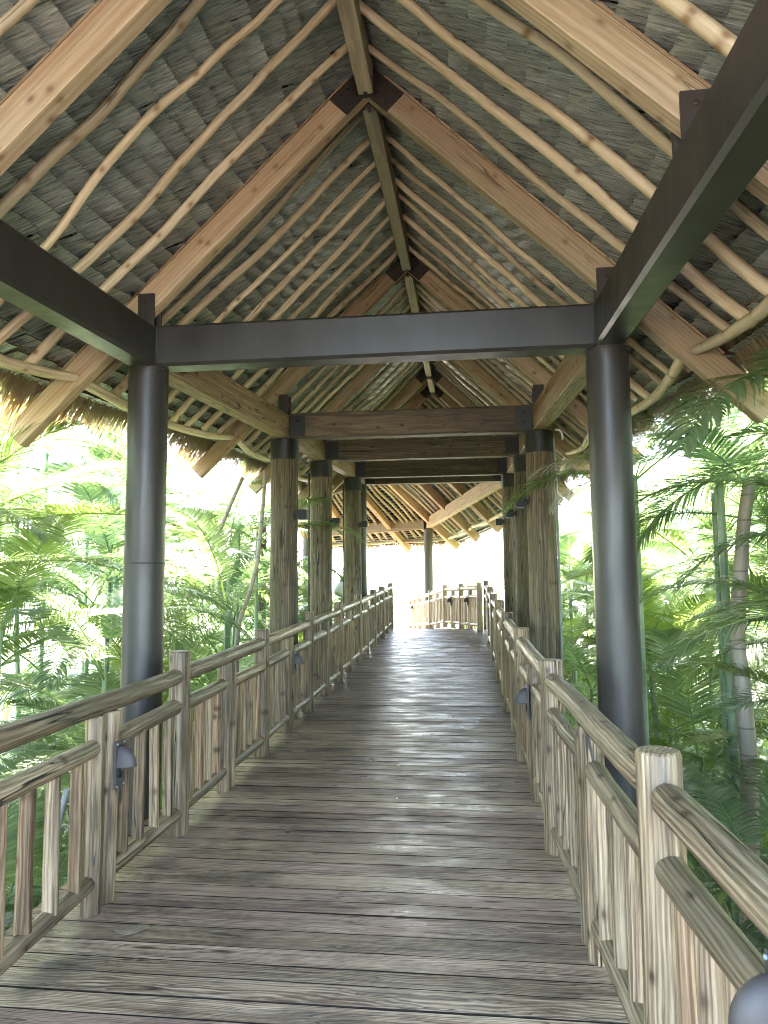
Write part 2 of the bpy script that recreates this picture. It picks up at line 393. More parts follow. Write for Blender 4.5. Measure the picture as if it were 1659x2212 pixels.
# ------------------------------------------------------------ ground
def ground():
    mb = MB(); n = 60; ext = 260
    def co(i): 
        t = i/n*2-1; return math.copysign(abs(t)**2.2, t)*ext
    g = {}
    for i in range(n+1):
        for j in range(n+1):
            x, y = co(i), co(j)+12
            z = GZ+.35*noise.noise(Vector((x*.15, y*.15, 2)))+(.9 if abs(x) > 6 else 0)*min(1, (abs(x)-6)/8 if abs(x) > 6 else 0)
            g[i, j] = len(mb.v); mb.v.append((x, y, z)); mb.gc.append((x, y, z)); mb.rn.append(0.)
    for i in range(n):
        for j in range(n):
            mb.f.append((g[i, j], g[i+1, j], g[i+1, j+1], g[i, j+1])); mb.sm.append(True)
    tag(mb.build('ground', M['ground']), kind='structure')
ground()

# ------------------------------------------------------------ boardwalk
def boardwalk():
    mb = MB(); y = -13.0; mi = []
    far = [(18.3, -1.5, 1.05), (19.2, -1.55, .75), (20.5, -1.8, .28), (22.4, -2.6, -.22), (24.6, -3.6, -.72), (26.5, -4.6, -1.18), (31, -6.5, -2.1), (35, -8.2, -3.)]
    while y < 35:
        w = R.choice((.12, .135, .138, .142, .15, .19, .145, .165))
        y1 = y+w
        if y < 18.3: xl0 = xl1 = -1.62; xr0 = xr1 = XR(y)+.27; tilt = 0
        else:
            xl0 = xl1 = lerp_tab([(a, b) for a, b, c in far], y)-.1; xr0 = xr1 = lerp_tab([(a, c) for a, b, c in far], y)+.2
        nx = 10; rn = R.random(); o = Vector((R.random()*90, R.random()*90, R.random()*90))
        cup = R.uniform(-.003, .002); lift = R.uniform(-.0015, .0015); ew = R.choice((.002, .003, .004, .006, .008))
        prof = [(.001, -.038), (0, -.003), (.002, 0), (w*.5, cup), (w-.002-ew, 0), (w-ew, -.003), (w-ew-.001, -.038)]
        rings, gcs = [], []
        wn = R.random()*50
        for i in range(nx+1):
            x = xl0+(xr0-xl0)*i/nx
            ed = .0035*noise.noise(Vector((x*2.3, wn, 0)))
            rings.append([(x, y+px+ed*(1 if k < 3 else 0), dz(y+px)+pz+lift+.002*noise.noise(Vector((x*1.5, wn, 5)))) for k, (px, pz) in enumerate(prof)])
            gcs.append([(px+o.x, pz+o.y, x+o.z) for px, pz in prof])
        nf = len(mb.f); mb.rings(rings, gcs, rn, smooth=False)
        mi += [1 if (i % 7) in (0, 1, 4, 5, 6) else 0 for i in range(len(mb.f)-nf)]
        y = y1
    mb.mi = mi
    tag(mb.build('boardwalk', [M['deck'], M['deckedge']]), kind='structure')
    # joists below
    jb = MB()
    for x in (-1.45, -.7, .0, .7, 1.3):
        ys = [-3+i*1.0 for i in range(22)]
        for a, b in zip(ys, ys[1:]): jb.beam((x, a, dz(a)-.17), (x, b, dz(b)-.17), .08, .26)
    tag(jb.build('boardwalk_joists', M['tie']), kind='structure')
boardwalk()

# ------------------------------------------------------------ covered walkway
walk = thing('covered_walkway', 'long covered walkway with steep thatched gable roof on steel and log columns', 'roofed walkway', (0, 9, GZ))
WLOC = Vector((0, 9, GZ))
def part(mb, name, m, parent=walk, loc=WLOC): 
    o = mb.build(name, m, None); o.parent = parent
    o.matrix_parent_inverse = Matrix.Translation(-Vector(parent.location)) if parent.parent is None else Matrix()
    return o
def sub(mb, name, m, parent):
    o = mb.build(name, m, None); o.parent = parent; return o
BENTS = [-.9, 1.1, 3.12, 5.12, 8.87, 11.3, 14.3, 15.93]

def gb(name, mb, m, parent=walk): return part(mb, name, m, parent)

def steel_column(X, Y, ztop, r=.148, seam=None):
    mb = MB(); mb.lathe((X, Y, GZ-.2), [(r, 0), (r, ztop-GZ+.2)], 28)
    if seam: mb.lathe((X, Y, seam), [(r, -.006), (r+.004, 0), (r, .006)], 28)
    c = gb('column', mb, M['steel'])
    return c
def tie_steel(x0, x1, Y):
    mb = MB(); mb.beam((x0, Y, zb(Y)+.16), (x1, Y, zb(Y)+.16), .2, .32, ch=.022); return gb('tie_beam', mb, M['steel'])
# steel bents
for Y in (-.9, 5.12, 15.93):
    r = .148 if Y < 10 else .135
    ws = WS if Y < 10 else 1.68
    for sx in (-1, 1):
        c = steel_column(sx*ws, Y, zb(Y)-.001, r, 1.73 if (Y == 5.12 and sx < 0) else None)
        mb = MB(); mb.lathe((sx*ws, Y, zb(Y)-.016), [(r+.006, 0), (r+.006, .014)], 28); sub(mb, 'cap_plate', M['steel'], c)
    if Y < 10: tie_steel(-ws+.103, ws-.103, Y)
# side steel beams, over the near bay
for sx in (-1, 1):
    mb = MB()
    mb.beam((sx*WS, -1.2, zb(-1.2)+.16), (sx*WS, 5.22, zb(5.22)+.16), .2, .32, ch=.022)
    gb('side_beam', mb, M['steel'])
# log posts
for Y in (8.87, 11.3, 14.3):
    for sx in (-1, 1):
        wt = {8.87: 1.62, 11.3: 1.64, 14.3: 1.6}[Y]
        mb = MB(); mb.log((sx*wt, Y, GZ-.2), (sx*wt, Y, zb(Y)-.05), .188, .174, n=18, seg=26, lump=.018)
        c = gb('column', mb, M['post'])
        mb = MB(); mb.lathe((sx*wt, Y, zb(Y)-.27), [(.182, 0), (.182, .262)], 24)
        for k in range(3):
            a = k*2.1+.5; mb.box((sx*wt+.184*math.cos(a), Y+.184*math.sin(a), zb(Y)-.1), .022, .022, .022)
        sub(mb, 'collar', M['collar'], c)
for sx in (-1, 1):
    mb = MB(); mb.log((sx*(WS-.103), 5.017, zb(5.12)+.01), (sx*(WS-.103), 5.017, zb(5.12)+.31), .007, n=6, seg=22, lump=.15); gb('weld_seam', mb, M['steel'])
# timber tie beams
for Y in (8.87, 11.3, 14.3, 15.93):
    mb = MB(); mb.beam((-WT+.085, Y, zb(Y)+.165), (WT-.085, Y, zb(Y)+.165), .17, .33, ch=.008)
    t = gb('tie_beam', mb, M['tie'])
    for sx in (-1, 1):
        mb = MB()
        mb.box((sx*(WT-.19), Y, zb(Y)+.165), .2, .184, .27)
        for q in (-.05, .06): mb.lathe((sx*(WT-.19), Y-.092, zb(Y)+.165+q), [(.014, 0), (.014, .012), (.006, .014)], 8, axis=(0, -1, 0))
        sub(mb, 'end_shoe', M['collar'], t)
# timber side beams
ys = [5.12, 8.87, 11.3, 14.3, 15.93]; xs = [WS, 1.62, 1.63, 1.61, 1.64]
for (a, b), (xa, xb) in zip(zip(ys, ys[1:]), zip(xs, xs[1:])):
    for sx in (-1, 1):
        mb = MB(); e = .11
        mb.beam((sx*xa, a+e, zb(a)+.155), (sx*xb, b-e, zb(b)+.155), .17, .3, ch=.008)
        gb('side_beam', mb, M['sidebeam'])
# post-top brackets
for Y in BENTS:
    for sx in (-1, 1):
        ws = WS if Y < 6 else WT
        zt = zb(Y)+.33
        for q in (-1, 1):
            mb = MB()
            mb.box((sx*ws, Y+q*.066, zt+.12), .13, .016, .27)
            for h in (.08, .19): mb.lathe((sx*ws, Y+q*.0735, zt+h), [(.013, 0), (.013, .01), (.006, .013)], 8, axis=(0, q, 0))
            gb('rafter_bracket', mb, M['plate'])
        if Y > 6:
            mb = MB(); mb.box((sx*ws, Y, zb(Y)+.166), .17, .2, .34); gb('post_head', mb, M['collar'])

def roofpt(sx, X, Y, off=0.):
    n = Vector((sx*PITCH, 0, 1)).normalized()
    return Vector((sx*X, Y, zr(Y)-PITCH*X))+n*off
# rafters
for i, Y in enumerate(BENTS):
    for sx in (-1, 1):
        mb = MB(); n = Vector((sx*PITCH, 0, 1)).normalized()
        d = .185
        p0 = roofpt(sx, .10, Y, -d/2); p1 = roofpt(sx, 2.86, Y, -d/2)
        mb.beam(p0, p1, .105, d, up=n, ch=.006, seg=1)
        # thin batten nailed along the top
        mb.beam(roofpt(sx, .14, Y+.02, .008), roofpt(sx, 2.5, Y+.02, .008), .15, .016, up=n, ch=.002)
        r = gb('rafter', mb, M['rafter'])
        for q in (-1, 1):
            mb = MB()
            a = roofpt(sx, .09, Y+q*.06, -d/2-.01); b = roofpt(sx, .29, Y+q*.06, -d/2-.01)
            mb.beam(a, b, .012, .19, up=n, ch=.002)
            for u in (.45, .75):
                for h in (-.045, .045):
                    c = a.lerp(b, u)+n*h; mb.lathe(c+Vector((0, q*.006, 0)), [(.012, 0), (.012, .01), (.005, .013)], 8, axis=(0, q, 0))
            sub(mb, 'gusset_plate', M['plate'], r)
# ridge beam, bay by bay
for a, b in zip(BENTS, BENTS[1:]):
    mb = MB(); mb.beam((0, a+.10, zr(a+.1)-.17), (0, b-.10, zr(b-.1)-.17), .115, .24, ch=.005); gb('ridge_beam', mb, M['ridge'])
    for y, q in ((a+.095, 1), (b-.095, -1)):
        mb = MB(); mb.box((0, y, zr(y)-.2), .03, .06, .2); gb('ridge_hanger', mb, M['plate'])
mb = MB()
for a, b in zip([-1.3]+BENTS[1:], BENTS[1:]+[16.2]):
    for sx in (-1, 1):
        mb.beam((sx*.13, a, zr(a)+.03), (sx*.13, b, zr(b)+.03), .5, .05, up=(sx*.9, 0, 1))
gb('ridge_cap', mb, M['roofback'])
# roof patches ------------------------------------------------
def patch_fn(E0, E1, R0, R1):
    E0, E1, R0, R1 = map(Vector, (E0, E1, R0, R1))
    def f(u, v, off=0.):
        e = E0.lerp(E1, u); r = R0.lerp(R1, u); p = e.lerp(r, v)
        nn = ((E1-E0).lerp(R1-R0, v)).cross(r-e)
        nn.normalize()
        if nn.z < 0: nn = -nn
        return p+nn*off
    return f, ((E1-E0).length+(R1-R0).length)/2, ((R0-E0).length+(R1-E1).length)/2
def tiles(mb, back, E0, E1, R0, R1, expo=.152, wid=.235):
    f, LU, LV = patch_fn(E0, E1, R0, R1)
    nv = int(LV/expo)
    for k in range(nv+1):
        v0 = (k-.4)*expo/LV; 
        off = R.random(); u = -off*wid/LU
        hi0 = R.uniform(.006, .016); ej = R.uniform(-.03, .03)
        while u < 1:
            w = wid*R.uniform(.85, 1.15); u1 = u+w/LU
            ua, ub = max(0, u+.0006/LU), min(1, u1-.0006/LU); u = u1
            if ub-ua < .015/LU: continue
            odd = R.random() < .07
            vt = (k+1+ej+R.uniform(-.03, .03)+(R.uniform(-.2, .1) if odd else 0))*expo/LV
            if vt > 1: vt = 1.0
            lo, hi = .095, hi0-.004+R.uniform(-.002, .002)-(R.uniform(.0, .022) if odd else 0)
            sk = R.uniform(-.0015, .0015)*(6 if odd else 1); rn = R.random(); o = (R.random()*90, R.random()*90, R.random()*90)
            th = .017; nu = 4
            va = max(0, v0)
            A, B, Cc, D2 = [], [], [], []
            for i in range(nu+1):
                uu = ua+(ub-ua)*i/nu; s = i/nu-.5
                j = R.uniform(-.03, .03)*expo/LV
                curl = -.005*(abs(s)*2)**3*R.random()
                z1 = hi+sk*s*2+curl
                A.append(f(uu, va, lo)); B.append(f(uu, min(1, vt+j), z1)); Cc.append(f(uu, min(1, vt+j), z1+th)); D2.append(f(uu, va, lo+th))
            gx = [(w*i/nu+o[0], o[1], o[2]) for i in range(nu+1)]
            L = (vt-va)*LV
            gy = [(g[0], g[1], g[2]+L) for g in gx]; gz = [(g[0], g[1]+th, g[2]+L) for g in gx]
            mb.rings([A, B, Cc], [gx, gy, gz], rn, smooth=False, cap=False, closed=False)
            mb.mi = [] if mb.mi is None else mb.mi
            mb.mi.extend([0]*nu+[1]*nu)
    # closed backing, added above the tiles to block light
    nn = 8
    rings = []
    for i in range(nn+1):
        u = i/nn; rings.append([f(u, 0, .15), f(u, 1, .15), f(u, 1, .23), f(u, 0, .23)])
    back.rings(rings, [[tuple(p) for p in r] for r in rings], .5, smooth=False)
def fringe(mb, E0, E1, out, dens=200, rows=3):
    """hanging straw along an eave; out = outward horizontal direction"""
    E0, E1, out = Vector(E0), Vector(E1), Vector(out).normalized()
    L = (E1-E0).length; al = (E1-E0).normalized()
    for row in range(rows):
        for i in range(int(L*dens)):
            t = R.random(); io = .16-.06*row+R.uniform(-.03, .05); p = E0.lerp(E1, t)-out*io+Vector((0, 0, io*.95+.085+R.uniform(-.02, .025)))
            clump = .75+.5*noise.noise(Vector((t*L*3.1, row*7.3, E0.x)))
            ln = R.uniform(.3, .66)*clump; w = R.uniform(.006, .016); rn = R.random()
            d = (out*R.uniform(.45, .75)+Vector((0, 0, -.6))+al*R.uniform(-.22, .22)).normalized()
            side = al*w
            prev = p; pts = []
            for k in range(4):
                pts.append(prev); prev = prev+d*ln/3; d = (d+Vector((0, 0, -.30))+al*R.uniform(-.08, .08)).normalized()
            gl = []
            rings = []
            for k, q in enumerate(pts):
                s = side*(1-.28*k) if k < 3 else side*.12
                rings.append([q-s, q+s])
            mb.rings(rings, [[(0, 0, k*.1)]*2 for k in range(4)], rn, smooth=True, cap=False, closed=False)
def pole_on(E, Rr, nrm, r, rn=None):
    mb = MB(); mb.log(E, Rr, r*1.12, r*.86, n=10, seg=26, wob=.034, lump=.05, rn=rn); return mb

EX = 2.60
for sx, nm in ((-1, 'left'), (1, 'right')):
    mb, back, fr = MB(), MB(), MB()
    for a, b in zip([-1.3]+BENTS[1:-1], BENTS[1:-1]+[16.4]):  # roof stops unseen behind the camera, cut short to let light in
        args = (roofpt(sx, EX, a), roofpt(sx, EX, b), roofpt(sx, .02, a), roofpt(sx, .02, b))
        tiles(mb, back, *args)
        fringe(fr, args[0], args[1], (sx, 0, 0))
    t = gb('thatch_slope', mb, [M['thatch'], M['thatchend']]); sub(back, 'roof_backing', M['roofback'], t)
    gb('eave_fringe', fr, M['straw'])
    cnt = {(-.9, 1.1): 4, (1.1, 3.12): 4, (3.12, 5.12): 4, (5.12, 8.87): 8, (8.87, 11.3): 5, (11.3, 14.3): 6, (14.3, 15.93): 3}
    for (a, b), k in cnt.items():
        for i in range(k):
            Y = a+(b-a)*(i+1)/(k+1)+R.uniform(-.05, .05)
            yj = R.uniform(-.05, .05)
            r = R.uniform(.026, .037)
            p0 = roofpt(sx, 2.42+R.uniform(-.04, .05), Y+yj, -r*.85); p1 = roofpt(sx, .07, Y-yj, -r*.85)
            gb('roof_pole', pole_on(p0, p1, None, r), M['pole'])
        mb = MB(); p0 = roofpt(sx, 2.38, a+.07, -.11); p1 = roofpt(sx, 2.38, b-.07, -.11)
        mb.log(p0, p1, .046, .038, n=10, seg=12, wob=.02, lump=.03, bend=Vector((sx*.05, 0, -.06))*(1 if b-a < 3 else 1.5))
        gb('eave_pole', mb, M['pole'])

# ------------------------------------------------------------ bend pavilion at the far end
PL = Vector((-2, 21, GZ))
pav = thing('bend_pavilion', 'sunlit thatched pavilion roof over the bend at the far end of the walkway', 'pavilion', PL)
def pp(name, mb, m): return part(mb, name, m, pav, PL)
def V(*a): return Vector(a)
C1, C2, C3 = V(1.68, 16.15, 3.75), V(-.54, 23.3, 3.21), V(-4.9, 24.6, 3.05)
I1, I2 = V(-1.68, 16.15, 3.75), V(-4.9, 19.0, 3.3)
R0, R1, R2 = V(0, 16.0, 6.12), V(-2.7, 20.2, 5.75), V(-5.6, 21.0, 5.6)
E1, E2, E3 = V(2.86, 16.35, 3.32), V(.42, 24.3, 2.74), V(-5.2, 25.9, 2.66)
F1, F2, F3 = V(-2.86, 16.3, 3.35), V(-5.2, 18.0, 2.9), V(-6.6, 18.6, 2.8)
for c in (C2, C3, I2):
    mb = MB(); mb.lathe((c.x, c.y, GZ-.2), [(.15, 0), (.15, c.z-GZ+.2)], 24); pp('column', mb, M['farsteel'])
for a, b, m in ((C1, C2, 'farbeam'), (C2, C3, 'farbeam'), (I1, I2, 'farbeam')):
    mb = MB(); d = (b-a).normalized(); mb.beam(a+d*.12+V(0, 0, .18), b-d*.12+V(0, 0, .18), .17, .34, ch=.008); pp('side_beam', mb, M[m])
mb = MB(); mb.box(C2+V(0, 0, .2), .2, .2, .42); mb.box(C2+V(0, 0, .5), .14, .14, .3); pp('post_head', mb, M['plate'])
mbt, back, fr = MB(), MB(), MB()
for a in ((E1, E2, R0, R1), (E2, E3, R1, R2), (F1, F2, R0, R1), (F2, F3, R1, R2)):
    tiles(mbt, back, *a, expo=.15, wid=.24)
t = pp('thatch_slope', mbt, [M['thatch'], M['thatchend']]); sub(back, 'roof_backing', M['roofback'], t)
fringe(fr, E1, E2, (.94, .33, 0), 110); fringe(fr, E2, E3, (.25, .97, 0), 90); fringe(fr, F1, F2, (-.5, -.8, 0), 60)
pp('eave_fringe', fr, M['straw'])
def far_ribs(E0, E1_, Ra, Rb, us, rafters, ve=.1):
    f, LU, LV = patch_fn(E0, E1_, Ra, Rb)
    for u in us:
        r = R.uniform(.038, .05); uj = R.uniform(-.01, .01)
        pp('roof_pole', pole_on(f(u+uj, ve, -r*.85), f(u-uj, .97, -r*.85), None, r), M['pole'])
    for u in rafters:
        a, b = f(u, -.0, -.12), f(u, .98, -.12); n = f(u, .5, 1)-f(u, .5, 0)
        mb = MB(); mb.beam(a, b, .15, .235, up=n, ch=.006); pp('rafter', mb, M['farbeam'])
    mb = MB()
    k = 3
    for i in range(k):
        mb.log(f(i/k+.01, ve-.005, -.13), f((i+1)/k-.01, ve-.005, -.13), .05, .045, n=9, seg=8, wob=.02, bend=Vector((0, 0, -.05)))
    pp('eave_pole', mb, M['pole'])
raf = (.22, .47, .72, .985)
us = [u for u in [.02+.048*i for i in range(21)] if min(abs(u-q) for q in raf) > .028]
far_ribs(E1, E2, R0, R1, us, raf)
raf2 = (.3, .62, .94)
us = [u for u in [.03+.045*i for i in range(21)] if min(abs(u-q) for q in raf2) > .026]
far_ribs(E2, E3, R1, R2, us, raf2)
far_ribs(F1, F2, R0, R1, [.1, .2, .3, .5, .6, .7, .9], (.4, .8))
fq, _, _ = patch_fn(E1, E2, R0, R1)
for u in raf[:3]:
    c = C1.lerp(C2, u); mb = MB(); d = (C2-C1).normalized(); mb.beam(c+V(0, 0, .42)-d*.09, c+V(0, 0, .42)+d*.09, .15, .2); pp('rafter_bracket', mb, M['plate'])
mb = MB()
for a, b in ((R0, R1), (R1, R2)): mb.beam(a+V(0, 0, .1), b+V(0, 0, .1), .7, .16)
pp('ridge_cap', mb, M['roofback'])

# ------------------------------------------------------------ railings
def rail_section(root, A, B, mats, pk='picket', pair=True, first_post=True, last_post=True, ph=1.2, npk=4, scale=1.):
    """A,B base points of two big posts (on deck)"""
    A, B = Vector(A), Vector(B); d = (B-A); L = d.length; dn = d.normalized()
    L0 = Vector(root.location)
    rm, pm = mats
    def P(name, mb, m): return part(mb, name, m, root, L0)
    def post(p, h, r, up=0.):
        mb = MB(); mb.log(p+V(0, 0, -.01), p+V(R.uniform(-.008, .008), R.uniform(-.008, .008), h), r, r*.97, n=14, seg=8, lump=.016, ends=.012); P('post', mb, pm)
    if first_post: post(A, ph+R.uniform(-.02, .02), .074*scale)
    if last_post: post(B, ph+R.uniform(-.02, .02), .074*scale)
    def horiz(name, a, b, h, r):
        sag = R.uniform(-.008, .008)
        mb = MB(); mb.log(a+V(0, 0, h+R.uniform(-.012, .012)), b+V(0, 0, h+R.uniform(-.012, .012)), r*R.uniform(.95, 1.05), r*R.uniform(.9, 1.05), n=14, seg=8, wob=.006, lump=.025, ends=.03); P(name, mb, rm)
    horiz('top_rail', A+dn*.06, B-dn*.06, 1.06, .058)
    m0, m1 = A.lerp(B, .46), A.lerp(B, .53)
    mids = [(A, m0), (m1, B)] if pair else [(A, B)]
    if pair:
        for m in (m0, m1): post(m, 1.005, .052)
    for a, b in mids:
        horiz('middle_rail', a+dn*.05, b-dn*.02, .84, .05)
        horiz('bottom_rail', a+dn*.05, b-dn*.02, .15, .045)
        k = npk
        for i in range(k):
            q = a.lerp(b, (i+.85)/(k+.75)); r = R.uniform(.031, .038)
            mb = MB(); mb.log(q+V(0, 0, .17), q+V(0, 0, .83), r, r*R.uniform(.92, 1), n=9, seg=5, wob=.004, lump=.03); P('baluster', mb, M[pk])
def railing(label, pts, mats, **k):
    root = thing('log_railing', label, 'railing', Vector(pts[len(pts)//2]))
    for i, (a, b) in enumerate(zip(pts, pts[1:])): rail_section(root, a, b, mats, last_post=(i == len(pts)-2), **k)
    return root
def LP(Y): return (XL(Y), Y, dz(Y))
def RP(Y): return (XR(Y), Y, dz(Y))
left_Y = [.6, 2.72, 4.79, 6.78, 8.8, 10.9, 12.9, 15.0, 16.55, 18.5]
right_Y = [-1.6, .45, 2.42, 4.7, 6.8, 8.95, 11.1, 13.2, 15.4, 18.2]
railing('weathered log railing with pickets along the left edge of the boardwalk', [LP(y) for y in left_Y], (M['rail'], M['post_rail'] if 'post_rail' in M else M['rail']))
railing('weathered log railing with pickets along the right edge of the boardwalk', [RP(y) for y in right_Y], (M['rail'], M['rail']))
farp = [(.99, 17.9, .3), (.53, 19.2, dz(19.2)), (.06, 20.5, dz(20.5)+.05), (-.45, 22.4, dz(22.4)), (-.94, 24.6, dz(24.6)), (-1.41, 26.5, dz(26.5))]
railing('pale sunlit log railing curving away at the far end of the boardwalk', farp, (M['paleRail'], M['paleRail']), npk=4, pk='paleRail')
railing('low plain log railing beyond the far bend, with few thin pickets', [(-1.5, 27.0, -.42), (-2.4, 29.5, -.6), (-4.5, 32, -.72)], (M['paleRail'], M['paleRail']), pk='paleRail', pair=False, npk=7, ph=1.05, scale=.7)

# ------------------------------------------------------------ lights and small fittings
def hood_light(label, P, side, face_y=0., s=1., group='shell lights on the railing posts'):
    """plate on a railing post, quarter-sphere hood; 'side' = +1 faces +X"""
    root = thing('step_light', label, 'light', P, group)
    mb = MB(); mb.box((side*.008, 0, 0), .016, .10*s, .25*s, ch=.003); o = mb.build('back_plate', M['fixture'], root)
    mb = MB()
    nlat, nlon = 8, 14; r = .075*s
    rings = []
    for i in range(nlat+1):
        th = math.pi/2*i/nlat                          # 0 = at rim plane bottom .. up
        ring = []
        for j in range(nlon+1):
            ph = math.pi*j/nlon-math.pi/2
            ring.append((side*(.016+r*1.25*math.cos(ph)*math.cos(th)), r*.62*math.sin(ph)*math.cos(th)*1.0, r*1.45*math.sin(th)-.01*s))
        rings.append(ring)
    mb.rings(rings, [[p for p in q] for q in rings], .5, cap=False, closed=False)
    rim = [[(side*(.016+r*1.25*math.cos(math.pi*j/nlon-math.pi/2)*k), r*.62*math.sin(math.pi*j/nlon-math.pi/2)*k, -.01*s-(.004 if k < 1 else 0)) for j in range(nlon+1)] for k in (1, .93)]
    mb.rings(rim, rim, .5, cap=False, closed=False)
    mb.build('hood', M['fixture'], root)
    mb = MB()
    for y in (-.038, .038):
        for z in (-.112, .112): mb.lathe((side*.016, y*s, z*s), [(.006, 0), (.006, .004), (.002, .006)], 8, axis=(side, 0, 0))
    mb.build('screw', M['grey'], root)
    mb = MB(); mb.lathe((side*.017, 0, -.045*s), [(.03*s, 0), (.028*s, .004), (0.001, .006)], 12, axis=(side, 0, 0)); mb.build('lens', M['black'], root)
    return root
def pairY(Ys, i, k=.53): return Ys[i]+(Ys[i+1]-Ys[i])*k
y = pairY(left_Y, 1); hood_light('bronze shell light on the twin posts of the nearest left railing bay', (XL(y)+.055, y, dz(y)+.72), 1)
y = pairY(left_Y, 3); hood_light('dark shell light on the left railing in front of the first left log column', (XL(y)+.055, y, dz(y)+.72), 1)
y = pairY(right_Y, 3, .46); hood_light('grey shell light on the right railing just beyond the near steel column', (XR(y)-.055, y, dz(y)+.74), -1)
y = pairY(right_Y, 1, .55); hood_light('large grey shell light cut by the bottom right corner', (XR(y)-.055, y-.03, dz(y)+.90), -1, s=.95)
for i, l in ((1, 'tiny dark shell light on the far railing, nearest the right end'), (2, 'tiny dark shell light on the far railing below the steel column'), (4, 'tiny dark shell light on the far railing, nearest its left end')):
    a, b = Vector(farp[i-1 if i < 4 else 4]), Vector(farp[i if i < 4 else 5]); q = a.lerp(b, .5)
    o = hood_light(l, q+V(-.06, -.02, .72), -1); o.rotation_euler.z = .3

def box_light(label, P, side):
    root = thing('box_light', label, 'light', P, 'black box lights on the log columns')
    mb = MB(); mb.box((side*.02, 0, 0), .04, .06, .06, ch=.004); mb.build('bracket', M['black'], root)
    mb = MB(); mb.box((side*.10, 0, 0), .12, .11, .125, ch=.01); mb.build('body', M['black'], root)
    mb = MB(); mb.box((side*.10, 0, -.066), .09, .08, .008, ch=.001); mb.build('lens', M['grey'], root)
box_light('black box light on the first left log column', (-1.62+.16, 8.8, 2.42), 1)
box_light('black box light on the second left log column, half behind a drooping frond', (-1.64+.16, 11.25, 2.52), 1)
box_light('black box light on the third left log column', (-1.6+.155, 14.2, 2.70), 1)
box_light('black box light on the first right log column', (1.62-.16, 8.8, 2.52), -1)
box_light('black box light on the second right log column', (1.64-.16, 11.25, 2.60), -1)
box_light('black box light on the third right log column', (1.6-.155, 14.2, 2.70), -1)

def pipe(name, label, cat, pts, r, m, n=8, ribs=0):
    mb = MB()
    for a, b in zip(pts, pts[1:]):
        mb.log(a, b, r, n=n, seg=2, lump=0)
    if ribs:
        for a, b in zip(pts, pts[1:]):
            a, b = Vector(a), Vector(b); k = int((b-a).length/.014)
            for i in range(k): mb.log(a.lerp(b, i/k), a.lerp(b, (i+.5)/k), r*1.14, n=n, seg=1, lump=0)
    tag(mb.build(name, m), label, cat)
pipe('conduit', 'thin grey conduit running up beside the first right log column', 'conduit', [(1.80, 8.78, GZ), (1.80, 8.78, 2.6), (1.78, 8.78, 3.3)], .014, M['grey'])
pipe('conduit', 'thin dark conduit running down beside the second left log column', 'conduit', [(-1.80, 11.11, GZ), (-1.80, 11.11, 3.3)], .014, M['collar'])
pipe('conduit', 'thin dark conduit running down beside the third left log column', 'conduit', [(-1.76, 14.11, GZ), (-1.76, 14.11, 3.5)], .014, M['collar'])
pipe('flexible_conduit', 'ribbed grey flexible conduit hanging behind the near left railing', 'conduit', [(-1.41, 3.62, .52), (-1.44, 3.60, .35), (-1.45, 3.57, .15), (-1.44, 3.55, -.1), (-1.45, 3.55, -.4)], .015, M['grey'], ribs=1)
mb = MB(); cs = V(1.62+.2, 8.7, 3.30)
arc = [cs+V(.06*math.cos(t), 0, .09*math.sin(t)) for t in [-.4+.3*i for i in range(9)]]
for a, b in zip(arc, arc[1:]): mb.log(a, b, .012, n=8, seg=1, lump=0)
tag(mb.build('hook', M['white']), 'small white curved hook at the head of the first right log column', 'hook')

def flat_oval(name, label, cat, x, y, rx, ry, m, rz=0., group=None):
    mb = MB(); z = dz(y)+.007
    pts = []
    n = 12
    for i in range(n):
        a = 2*math.pi*i/n; r = 1+.15*math.sin(3*a+rz)
        px, py = rx*r*math.cos(a), ry*r*math.sin(a)
        pts.append(V(x+px*math.cos(rz)-py*math.sin(rz), y+px*math.sin(rz)+py*math.cos(rz), dz(y)+.006+.006*abs(math.cos(a))))
    top = [p+V(0, 0, .0025) for p in pts]
    mb.rings([pts, top], [[tuple(p) for p in pts], [tuple(p) for p in top]], R.random(), smooth=False)
    tag(mb.build(name, m), label, cat, group)
flat_oval('oval_patch', 'raised oval knot patch on the deck beside the nearest left twin posts', 'leaf', -1.0, 3.52, .09, .045, M['knotpatch'], .2)  # thin ovals standing in for knots in the boards
flat_oval('oval_patch', 'raised oval knot patch on the deck near the right railing', 'leaf', .86, 6.0, .055, .03, M['knotpatch'], 0)
flat_oval('oval_patch', 'tan oval patch on the deck left, below the second big left post', 'leaf', -.95, 6.9, .075, .035, M['knotpatch'], .1)
for x, y in ((.05, 6.5), (.78, 8.3), (.62, 8.0), (-.35, 12.5), (.12, 5.6), (-.2, 9.5), (-.7, 15), (.4, 13), (-.1, 16.5), (.5, 10.7)):
    flat_oval('fallen_petal', 'tiny white petal lying on the dark deck boards', 'petal', x, y, R.uniform(.012, .03), R.uniform(.008, .015), M['litter'], R.random()*3, 'white petals on the deck')

# lantern beyond the left railing
lan = thing('garden_lantern', 'small pale garden lantern standing beyond the far left railing', 'lamp', (-2.75, 19.5, GZ))
mb = MB(); mb.lathe((0, 0, 0), [(.05, 0), (.04, 3.4)], 12); mb.build('pole', M['grey'], lan)
mb = MB(); mb.lathe((0, 0, 3.4), [(.06, 0), (.2, .08), (.24, .22), (.16, .36), (.06, .42)], 16); mb.build('globe', M['white'], lan)
mb = MB(); mb.lathe((0, 0, 3.82), [(.07, 0), (.05, .08), (.055, .12), (.01, .2)], 12); mb.build('finial', M['grey'], lan)

